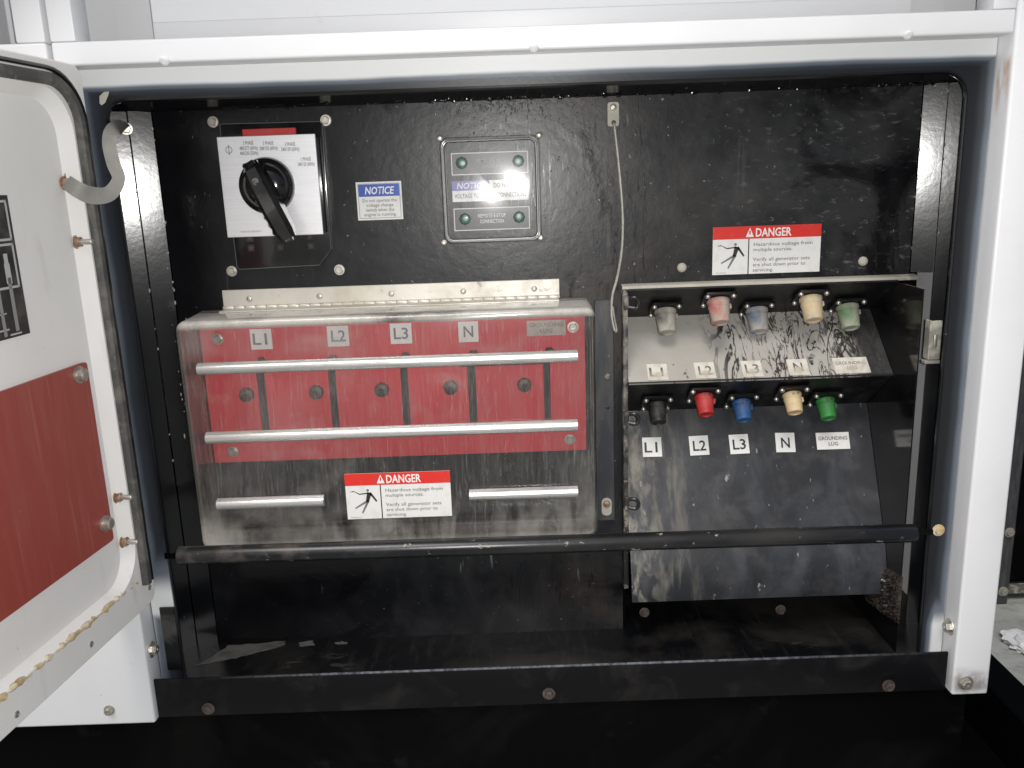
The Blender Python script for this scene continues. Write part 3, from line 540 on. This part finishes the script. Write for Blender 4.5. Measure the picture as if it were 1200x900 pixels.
# ================================================================== stickers on the panel
def sticker(name, label, cx, cz, w, h, y, m='sticker', frame=None, group=None, cat='sticker', th=.0006):
    fr = frame or FRONT(cx, y, cz)
    t = thing(name, label, cat, tuple(fr[0]), group); prism('backing', m, t, [(-w/2, -h/2), (w/2, -h/2), (w/2, h/2), (-w/2, h/2)], fr, .0003, .0003+th)
    return t, fr
def patch(name, m, parent, fr, x0, x1, y0, y1, lift, th=.0002): return prism(name, m, parent, [(x0, y0), (x1, y0), (x1, y1), (x0, y1)], fr, lift, lift+th)
nt_, fr = sticker('notice_sticker', 'small white notice sticker with blue header right of the selector switch', -.1585, 1.479, .057, .047, 0)
patch('header', 'blue_ink', nt_, fr, -.0255, .0255, .0055, .0205, .001)
text('NOTICE', fr, 0, .0085, .0088, 'ink_white', nt_, .037, .03, .0016, shear=.2)
for i, b in enumerate(('Do not operate the', 'voltage change', 'switch when the', 'engine is running.')): text(b, fr, 0, -.0012-i*.0058, .0040, 'ink_grey', nt_, (.043, .034, .0355, .041)[i], .01, .0012)
for q in ((-.0262, -.0257, -.021, .021), (.0257, .0262, -.021, .021), (-.0257, .0257, -.0213, -.0208), (-.0257, .0257, .0208, .0213)): patch('border', 'ink_grey', nt_, fr, *q, .001)
def danger(label, cx, cz, w, h, y):
    t, fr = sticker('danger_sticker', label, cx, cz, w, h, y, group='danger stickers')
    H = .26*h; patch('header', 'red_ink', t, fr, -w/2, w/2, h/2-H, h/2, .001)
    text('DANGER', fr, .055*w, h/2-H*.84, H*.66, 'ink_white', t, .33*w, .03, .0016)
    tx = -.16*w; ty = h/2-H*.86
    prism('warning_triangle', 'ink_white', t, [(tx-.037*w, ty), (tx+.037*w, ty), (tx, ty+H*.74)], fr, .0013, .0015)
    prism('warning_mark', 'red_ink', t, [(tx-.006*w, ty+H*.2), (tx+.006*w, ty+H*.2), (tx+.008*w, ty+H*.5), (tx-.008*w, ty+H*.5)], fr, .0016, .0017)
    patch('divider', 'ink', t, fr, -.172*w, -.162*w, -h/2, h/2-H, .001)
    for i, (b, ww) in enumerate((('Hazardous voltage from', .545), ('multiple sources.', .36), (None, 0), ('Verify all generator sets', .53), ('are shut down prior to', .49), ('servicing.', .19))):
        if b: text(b, fr, -.125*w, h/2-H-.155*h-i*.112*h+(.02*h if i > 2 else 0), .072*h, 'ink_grey', t, ww*w, .008, .0012, align='LEFT')
    text('0908204', fr, -.47*w, -h/2+.025*h, .025*h, 'ink_faint', t, .1*w, 0, .0012, align='LEFT')
    def limb(pts, r, m='ink'):
        for (a, b), (c, d), r0, r1 in zip(pts, pts[1:], r, r[1:]):
            p, q = Vector((a*w, b*h)), Vector((c*w, d*h)); s = (q-p).normalized(); s = Vector((-s.y, s.x))
            prism('pictogram', m, t, [tuple(p+s*r0*w), tuple(p-s*r0*w), tuple(q-s*r1*w), tuple(q+s*r1*w)], fr, .001, .0012)
    hx, hz = -.29*w, .13*h
    prism('pictogram', 'ink_grey', t, [(hx+.013*w*math.cos(R(a)), hz+.013*w*math.sin(R(a))) for a in range(0, 360, 30)], fr, .001, .0012)
    limb([(-.27, .075), (-.21, -.12)], [.011, .008]); limb([(-.275, .08), (-.30, -.12)], [.022, .015]); limb([(-.28, .07), (-.37, .05), (-.42, .115)], [.006, .005, .002]); limb([(-.42, .115), (-.455, .105)], [.005, .002])
    limb([(-.295, -.10), (-.42, -.26)], [.011, .006], 'ink_grey'); limb([(-.29, -.10), (-.355, -.37)], [.012, .007], 'ink_grey')
    return t
danger('red and white danger sticker on black panel above the lug compartment', .3315, 1.4012, .138, .0605, 0)
danger('red and white danger sticker on the clear cover', -.1465, 1.1212, .131, .0600, -.0942)
for x in (.2234, .4562):
    tag(lathe('button_rivet', 'lip', None, [(.0062, 0), (.0060, .0018), (.0045, .0036), (.002, .0044)], (x, -.0003, 1.382), (0, -1, 0), 18), 'pale domed rivet %s the danger sticker on the black panel' % ('left of' if x < .3 else 'right of'), 'rivet', 'domed rivets above the lug compartment')

# ================================================================== remote connection box
rb = thing('remote_connection_box', 'clear covered remote start and stop terminal box with green studs', 'terminal box', (-.0175, 0, 1.425))
rF = FRONT(0, -.0008, 0)
def frame_label(name, z0, z1, x0=-.0660, x1=.0298):
    l = prism(name, 'label_black', rb, [(x0, z0), (x1, z0), (x1, z1), (x0, z1)], rF, 0, .0012)
    for q in ((x0, x1, z0, z0+.0011), (x0, x1, z1-.0011, z1), (x0, x0+.0011, z0+.0011, z1-.0011), (x1-.0011, x1, z0+.0011, z1-.0011)): patch('border', 'ink_white', l, rF, *q, .0014)
    return l
l1 = frame_label('start_label', 1.5068, 1.5336); l2 = frame_label('stop_label', 1.4382, 1.4662)
text('REMOTE START', rF, -.0175, 1.5215, .0043, 'ink_dim', l1, .034, .01, .0018); text('CONNECTION', rF, -.0175, 1.5145, .0043, 'ink_dim', l1, .030, .01, .0018)
text('REMOTE E-STOP', rF, -.0180, 1.4540, .0045, 'ink_white', l2, .035, .01, .0018); text('CONNECTION', rF, -.0180, 1.4470, .0045, 'ink_white', l2, .030, .01, .0018)
l3 = prism('notice_label', 'sticker', rb, [(-.0665, 1.4742), (.0290, 1.4742), (.0290, 1.4996), (-.0665, 1.4996)], rF, 0, .0010)
patch('header', 'violet_ink', l3, rF, -.0665, -.0195, 1.4878, 1.4996, .0012)
text('NOTICE', rF, -.0428, 1.4902, .0072, 'ink_white', l3, .037, .03, .0018, shear=.2); text('DO NOT APPLY', rF, .0055, 1.4905, .0055, 'ink_grey', l3, .040, .01, .0016); text('VOLTAGE TO REMOTE CONNECTIONS', rF, -.0187, 1.4785, .0055, 'ink_grey', l3, .090, .01, .0016)
for x, z in ((-.0530, 1.5215), (.0175, 1.5215), (-.0520, 1.4530), (.0163, 1.4530)):
    s_ = lathe('terminal_stud', 'stud_green', rb, [(.0074, 0), (.0076, .003), (.0066, .0052), (.0056, .0054), (.0050, .004), (.0034, .0042)], (x, -.0022, z), (0, -1, 0), 8)
    lathe('stud_screw', 'stud_inner', s_, [(.0030, 0), (.0028, .0016), (.0012, .0017), (.0010, .0008)], (x, -.0064, z), (0, -1, 0), 10)
def shell(name, m, parent, rings, th, y_back):
    """open-backed vacuum-formed shell from a list of (outline, y), front ring filled"""
    bm = bmesh.new(); prev = None
    for pts, y in rings:
        ring = [bm.verts.new((x, y, z)) for x, z in pts]
        if prev:
            k = len(ring)
            for i in range(k): bm.faces.new((prev[i], prev[(i+1) % k], ring[(i+1) % k], ring[i]))
        prev = ring
    bm.faces.new(prev)
    o = finish(bm, name, m, parent); md = o.modifiers.new('thickness', 'SOLIDIFY'); md.thickness = th; md.offset = -1
    return o
shell('clear_cover', 'clear', rb, [(rrect(-.0795, .0445, 1.4225, 1.5525, .010), -.0016), (rrect(-.0765, .0415, 1.4255, 1.5495, .009), -.0018), (rrect(-.0758, .0408, 1.4262, 1.5488, .009), -.004), (rrect(-.0748, .0398, 1.4272, 1.5478, .009), -.0145), (rrect(-.0735, .0385, 1.4285, 1.5465, .008), -.0165), (rrect(-.0715, .0365, 1.4305, 1.5445, .007), -.0172)], .0012, 0)
_b = rrect(-.0748, .0398, 1.4272, 1.5478, .009); tube('cover_edge_glint', 'silver', rb, [(x, -.0150, z) for x, z in _b + _b[:1]], .0007, 6)  # added silver bead stands in for highlights on the cover's bevelled edge
_b = rrect(-.0770, .0420, 1.4250, 1.5500, .009); tube('cover_edge_glint', 'silver', rb, [(x, -.0024, z) for x, z in _b + _b[:1]], .0006, 6)  # second added bead, painting the edge highlight near the flange
for x, z in ((-.0785, 1.5520), (.0440, 1.5515), (-.0800, 1.4245), (.0430, 1.4262)): screw('cover_screw', 'steel', rb, (x, -.0017, z), (0, -1, 0), .0042, .0030)

# ================================================================== lanyard
ln = thing('cable_lanyard', 'thin steel cable lanyard hanging from a small metal tab', 'lanyard', (.136, -.004, 1.304))
tb = prism('tab', 'lip', ln, rrect(.1292, .1432, 1.5590, 1.5875, .003, 4), FRONT(0, -.0004, 0), 0, .0016)
screw('tab_screw', 'steel', tb, (.1362, -.0021, 1.5815), (0, -1, 0), .0042, .0026); lathe('tab_eyelet', 'slot', tb, [(.0028, 0), (.0027, .0008)], (.1366, -.0021, 1.5635), (0, -1, 0), 12)
wp = [(.1366, -.003, 1.5635), (.1375, -.006, 1.5545), (.1425, -.008, 1.5055), (.1464, -.008, 1.4534), (.1455, -.008, 1.4110), (.1395, -.008, 1.3740), (.1330, -.008, 1.3500), (.1318, -.009, 1.3242), (.1355, -.010, 1.3045)]
tube('cable', 'wire', ln, smooth_path(wp, 6), .0017, 8)
tube('cable_end', 'wire', ln, smooth_path([(.1333, -.0105, 1.336), (.1345, -.012, 1.324), (.1378, -.0125, 1.3055), (.1362, -.011, 1.3030)], 5), .0011, 6)

# ================================================================== red lug board behind the cover
lb = thing('lug_board', 'red insulating lug board with dark studs behind clear cover', 'lug board', (-.147, -.02, 1.147))
SL = [(-.3255, .0052), (-.2330, .0048), (-.1395, .0048), (-.0520, .0052), (.0455, .0044)]
bm = bmesh.new(); yb, yf = -.0160, -.0200; X0, X1 = -.397, .0955; ZT, ZB, S0, S1 = 1.327, 1.1475, 1.190, 1.278
def slab(x0, x1, z0, z1): add_box(bm, x0, x1, yf, yb, z0, z1)
xs = [X0]
for c, hw in SL: xs += [c-hw, c+hw]
xs.append(X1)
# one plate: rows share vertices through remove_doubles
for i in range(len(xs)-1):
    rows = [(ZB, S0), (S1, ZT)] if i % 2 else [(ZB, S0), (S0, S1), (S1, ZT)]
    for z0, z1 in rows: slab(xs[i], xs[i+1], z0, z1)
bmesh.ops.remove_doubles(bm, verts=bm.verts, dist=1e-6)
dup = {}
for f in bm.faces: dup.setdefault(tuple(sorted(v.index for v in f.verts)), []).append(f)
bm.verts.index_update(); dup = {}
for f in bm.faces: dup.setdefault(tuple(sorted(v.index for v in f.verts)), []).append(f)
bmesh.ops.delete(bm, geom=[f for q in dup.values() if len(q) > 1 for f in q], context='FACES_ONLY')
finish(bm, 'board', 'red_board', lb, smooth=False)
box('board_backing', 'board_back', lb, -.386, .092, -.0150, -.0012, 1.170, 1.312)
for i, (c, hw) in enumerate(SL):
    box('busbar', 'slot', lb, c-.0022, c+.0022, -.0185, -.0152, 1.192, 1.276)
    lathe('lug_stud', 'knob', lb, [(.0072, 0), (.0070, .003), (.0045, .006)], (c+.004, -.0203, 1.2815), (0, -1, 0), 6)
box('busbar_link', 'slot', lb, -.066, .046, -.0228, -.0203, 1.2665, 1.2775)
for x in (-.345, -.2545, -.1695, -.080, .0160): 
    k = lathe('knob_stud', 'knob', lb, [(.0096, 0), (.0098, .002), (.0088, .0075), (.0055, .0090)], (x, -.0203, 1.2395), (0, -1, 0), 10)
    lathe('stud_tip', 'slot', k, [(.0035, 0), (.0030, .003)], (x, -.0293, 1.2395), (0, -1, 0), 8)
for x, z in ((-.3745, 1.3136), (.0805, 1.3132), (-.3716, 1.1627), (.0738, 1.1629)): hexbolt('board_bolt', 'steel', lb, (x, -.0203, z), (0, -1, 0), .0056, .004, 1.35)
for nme, x, z, w, h in (('L1', -.3190, 1.3115, .0275, .0265), ('L2', -.2205, 1.3120, .0275, .0265), ('L3', -.1398, 1.3125, .0275, .0265), ('N', -.0535, 1.3118, .0255, .0265)):
    t, fr = sticker('phase_label', 'white %s label on the red board behind the clear cover' % nme, x, z, w, h, -.0206, 'sticker', group='labels on the red lug board', cat='label')
    text(nme, fr, 0, -.0068, .0145, 'ink_grey', t, .0185 if len(nme) > 1 else .0125, .02, .0012)
t, fr = sticker('phase_label', 'pale grounding lug label on the red board behind the clear cover', .0462, 1.3133, .050, .0200, -.0206, 'sticker_faded', group='labels on the red lug board', cat='label')
text('GROUNDING', fr, 0, .0016, .0052, 'ink_grey', t, .043, .01, .0012); text('LUG', fr, 0, -.0062, .0052, 'ink_grey', t, .016, .01, .0012)

# ================================================================== hinged clear cover
cv = thing('clear_cover', 'scratched clear plastic cover hinged over the red lug board', 'cover', (-.15, -.045, 1.056))
cv['_o'] = (0., -.045, 1.056); cv.location = (0, -.045, 1.056)
bx = [(rrect(-.4005, .1035, 1.0500, 1.3485, .006), -.0035), (rrect(-.4005, .1033, 1.0510, 1.3485, .009), -.03), (rrect(-.4000, .1025, 1.0540, 1.3480, .012), -.0875), (rrect(-.3994, .1018, 1.0546, 1.3474, .012), -.0902), (rrect(-.3976, .1000, 1.0564, 1.3456, .012), -.0922), (rrect(-.3950, .0975, 1.0590, 1.3430, .011), -.0930)]
shell('cover_shell', 'cover', cv, bx, .0028, 0)
def rib(x0, x1, z):
    bm = bmesh.new(); prof = [(-.0932+.001, -.0072)] + [(-.0932-.0085*math.sin(R(a)), -.0072*math.cos(R(a))) for a in range(15, 180, 15)] + [(-.0932+.001, .0072)]
    A = [[bm.verts.new((x, y, z+dz)) for y, dz in prof] for x in (x0, x1)]
    for i in range(len(prof)-1): bm.faces.new((A[0][i], A[1][i], A[1][i+1], A[0][i+1]))
    bm.faces.new((A[0][0], A[0][-1], A[1][-1], A[1][0])); bm.faces.new(A[0]); bm.faces.new(A[1][::-1])
    return finish(bm, 'cover_rib', 'chrome', cv)
for x0, x1, z in ((-.3767, .0798, 1.2904), (-.3766, .0785, 1.2038), (-.373, -.2396, 1.1172), (-.0581, .0774, 1.1172)): rib(x0, x1, z)
hg = box('hinge_leaf', 'hinge', cv, -.3685, .0655, -.0032, -.0004, 1.3525, 1.3735, .0006, 1)
for i in range(31):
    x = -.3685+.434*i/31
    lathe('hinge_knuckle', 'hinge', hg, [(.0027, 0), (.0029, .0004), (.0029, .0132), (.0027, .0136)], (x+.0002, -.0046-(.0004 if i % 2 else 0), 1.3506), (1, 0, 0), 10)
box('hinge_lower_leaf', 'hinge', cv, -.366, .063, -.030, -.0060, 1.3487, 1.3500)
for x in (-.3341, -.2438, -.1512, -.0586, .0329): screw('hinge_screw', 'steel', hg, (x, -.0033, 1.3617), (0, -1, 0), .0037, .0022)

# plate between cover and compartment
mp2 = thing('latch_plate', 'slate coloured vertical plate between clear cover and lug compartment', 'plate', (.123, 0, 1.04))
box('plate', 'slate', mp2, .1095, .1345, -.0065, -.0004, 1.040, 1.3445, .001, 1)
screw('plate_screw', 'plastic_worn', mp2, (.1262, -.0066, 1.243), (0, -1, 0), .0042, .0022)
screw('plate_screw', 'plastic_worn', mp2, (.1262, -.0066, 1.201), (0, -1, 0), .0022, .0012)
pb = prism('slot_bracket', 'lip', mp2, rrect(.1165, .1300, 1.0485, 1.0735, .006, 5), FRONT(0, -.0066, 0), 0, .0018)
screw('bracket_screw', 'rusty', pb, (.1232, -.0085, 1.0655), (0, -1, 0), .0050, .003)

# ================================================================== stepped lug panel
lp_ = thing('connector_rack', 'stepped black connector rack with one dust covered sloping shelf', 'rack', (.3235, 0, .94))
PR = [(-.020, 1.357), (.060, 1.310), (-.025, 1.2365), (.050, 1.179), (-.038, 1.000), (-.049, .966), (-.052, .940)]
def slope(name, m, seq, x0=.1515, x1=.4950): return hstrip(name, m, lp_, x0, x1, seq, .0025)
slope('upper_lug_plate', 'black_under', [PR[0], PR[1]]); slope('dusty_shelf', 'dusty_shelf', [PR[1], PR[2]])
slope('lower_lug_plate', 'black_under', [PR[2], PR[3]]); slope('lower_shelf', 'black_dusty_sheen', PR[3:])
hstrip('rain_lip', 'lip', lp_, .1445, .5220, [(-.0035, 1.3640), (-.012, 1.3636), (-.0165, 1.3622), (-.0175, 1.3580)], .0022)
box('side_jamb', 'jamb', lp_, .1445, .1510, -.0225, -.0035, .945, 1.3590, .0015)
for z in (1.3420, 1.1900, 1.0720):
    c = box('hook_plate', 'jamb', lp_, .1450, .1510, -.0300, -.0228, z-.008, z+.010, .001, 1)
    tube('hook', 'tube', c, smooth_path([(.1505, -.027, z+.006), (.1590, -.030, z+.007), (.1635, -.030, z+.001), (.1605, -.030, z-.006), (.1505, -.028, z-.005)], 4), .0026, 8)
# connectors hanging from the two undersides
def capitals(label, name, dusty, loc, rx, k=1.):
    t = thing('lug_connector', label, 'connector', loc, 'lug connectors', rot=(rx, 0, 0))
    pre = 'capd_' if dusty else 'cap_'
    fl_ = prism('flange', 'black_under', t, rrect(-.0205, .0205, -.0205, .0205, .004, 3), ((0, 0, 0), (1, 0, 0), (0, 1, 0), (0, 0, 1)), .0002, .0030)
    for sx in (-1, 1):
        for sy in (-1, 1): screw('flange_screw', 'steel', fl_, (sx*.0165+random.uniform(-.0006, .0006), sy*.0150, .0031), (0, 0, 1), .0036, .0034, 12)
    c = lathe('cap', pre+name, t, [(r*k, .0032+(h-.0032)*k) for r, h in [(.0130, .0032), (.0146, .0040), (.0147, .0066), (.0139, .0078), (.0136, .0125), (.0139, .0130), (.0138, .0142), (.0133, .0147), (.0121, .0305), (.0123, .0310), (.0121, .0335), (.0112, .0350), (.0096, .0354), (.0090, .0330)]], (0, 0, 0), (0, 0, 1), 28)
    bm = bmesh.new(); add_box(bm, .0125*k, .0160*k, -.0030, .0030, .009, .016, .0008, 1); finish(bm, 'cap_tab', pre+name, c)
    return t
ROW1 = [(.2072, .0293, 1.3280), (.2714, .0041, 1.3429), (.3313, .0366, 1.3238), (.3921, .0060, 1.3417), (.4526, .0358, 1.3242)]
ROW2 = [(.1951, .0211, 1.2012), (.2544, .0021, 1.2157), (.3103, .0222, 1.2003), (.3730, .0058, 1.2129), (.4256, .0256, 1.1977)]
LBL1 = ['dust covered black capped connector at the left of the upper row', 'dusty red capped connector, second in the upper row', 'dusty blue capped connector in the middle of the upper row', 'cream capped connector high in the upper row', 'dusty pale green capped connector at the right of the upper row']
LBL2 = ['clean black capped connector at the left of the lower row', 'bright red capped connector in the lower row', 'bright blue capped connector in the lower row', 'cream capped connector in the lower row', 'bright green capped connector at the right of the lower row']
for (n, _), p, l in zip(CAPC, ROW1, LBL1): capitals(l, n, True, (p[0], p[1]-.0015, p[2]-.0022), R(149.57))
for (n, _), p, l in zip(CAPC, ROW2, LBL2): capitals(l, n, False, (p[0], p[1]-.0015, p[2]-.0020), R(142.5), .86)
def sfr(x, p, q, s):
    """frame on the slope p-q at height fraction s"""
    p, q = Vector((0, *p)), Vector((0, *q)); up = (p-q).normalized(); n = Vector((1, 0, 0)).cross(up).normalized()
    if n.y > 0: n = -n
    c = q+(p-q)*s; c.x = x; return (tuple(c), (1, 0, 0), tuple(up), tuple(n))
NM = ['L1', 'L2', 'L3', 'N', 'GROUNDING LUG']
for row, xs_, seg, s, mm, ink, desc in ((1, [.1905, .2527, .3142, .3745, .4440], (PR[1], PR[2]), .150, 'sticker_dusty', 'ink_dusty', 'dusty white %s label along the edge of the dusty shelf'), (2, [.1906, .2557, .3112, .3751, .4410], (PR[3], PR[4]), .7400, 'sticker', 'ink', 'clean white %s label on the lower black slope')):
    for nme, x in zip(NM, xs_):
        fr = sfr(x, *seg, s); w = .0265 if len(nme) < 3 else .0455; h = (.0270 if len(nme) < 3 else .0235) if row == 2 else (.0260 if len(nme) < 3 else .0255)
        tw = R(random.uniform(-1.6, 1.6)); rx_, up_ = Vector(fr[1]), Vector(fr[2]); fr = (fr[0], tuple(rx_*math.cos(tw)+up_*math.sin(tw)), tuple(up_*math.cos(tw)-rx_*math.sin(tw)), fr[3])
        t, fr = sticker('phase_label', desc % nme.lower() if len(nme) > 2 else desc % nme, 0, 0, w, h, 0, mm, fr, 'labels under the connectors', 'label', .0010)
        if len(nme) < 3: text(nme, fr, 0, -.0072, .0140, ink, t, .0180 if len(nme) > 1 else .0120, .02, .0017)
        else: text('GROUNDING', fr, 0, .0012, .0050, ink, t, .040, .012, .0017); text('LUG', fr, 0, -.0066, .0050, ink, t, .013, .012, .0017)
# white latch keeper at the right edge of the compartment
kp = thing('latch_keeper', 'small pale metal latch keeper at the right edge of the lug compartment', 'latch', (.513, -.088, 1.268))
bm = bmesh.new()
for a in ((.5035, .5065, -.094, -.080, 1.270, 1.318), (.5065, .5180, -.094, -.0915, 1.270, 1.318)): add_box(bm, *a, .0008, 1)
finish(bm, 'keeper_body', 'lip', kp)
box('keeper_roller', 'steel', kp, .5070, .5120, -.098, -.0945, 1.286, 1.302, .0015)
box('keeper_foot', 'lip', kp, .4995, .5180, -.0955, -.0855, 1.2655, 1.2695, .0006, 1)

# ================================================================== what stands to the right
rl = thing('trailer_rail', 'black steel trailer rail running along the right of the cabinet', 'rail', (.68, .3, .0))
box('rail_beam', 'black_base', rl, .650, .700, -.9, 1.25, .690, .790, .002, 1); box('shade_gap_plate', 'black_base', rl, .5735, .649, -.9, 1.25, .700, .706)  # plate beside the base is added, its black standing for deep shadow
box('rail_leg', 'black_base', rl, .655, .695, .9, .94, .0, .689)
mc = thing('dark_machine', 'dark machine standing beyond the right white post', 'machine', (2.2, 2.2, 0))
box('machine_body', 'black_base', mc, 1.67, 3.0, 1.66, 3.0, .05, 1.9, .01); box('machine_frame', 'slate', mc, 1.655, 1.70, 1.60, 1.655, .0, 1.9, .004, 1)
for z in (.27, .05): hexbolt('frame_bolt', 'steel', mc, (1.68, 1.60, z), (0, -1, 0), .012, .01)
box('machine_foot', 'lip', mc, 1.71, 2.5, 1.62, 1.655, .03, .05)
for i, (x, y, s, lab) in enumerate(((1.60, 1.34, .075, 'largest crumpled white scrap on the ground beside the dark machine'), (1.61, 1.20, .06, 'white scrap on the ground nearer than the largest one'), (1.38, .96, .05, 'white scrap on the ground close to the black rail'), (1.47, 1.42, .022, 'tiny white scrap on the ground close to the white post'))):
    bm = bmesh.new(); bmesh.ops.create_icosphere(bm, subdivisions=3, radius=1); rr = random.Random(i)
    for v in bm.verts:
        k = .75+.5*rr.random(); v.co = Vector((x+v.co.x*s*k*.7, y+v.co.y*s*k, max(.001, s*.12+v.co.z*s*.22*k)))
    tag(finish(bm, 'paper_scrap', 'scrap', None, ang=20), lab, 'scrap', 'white scraps on the ground')
for o in bpy.data.objects:
    if '_o' in o: del o['_o']
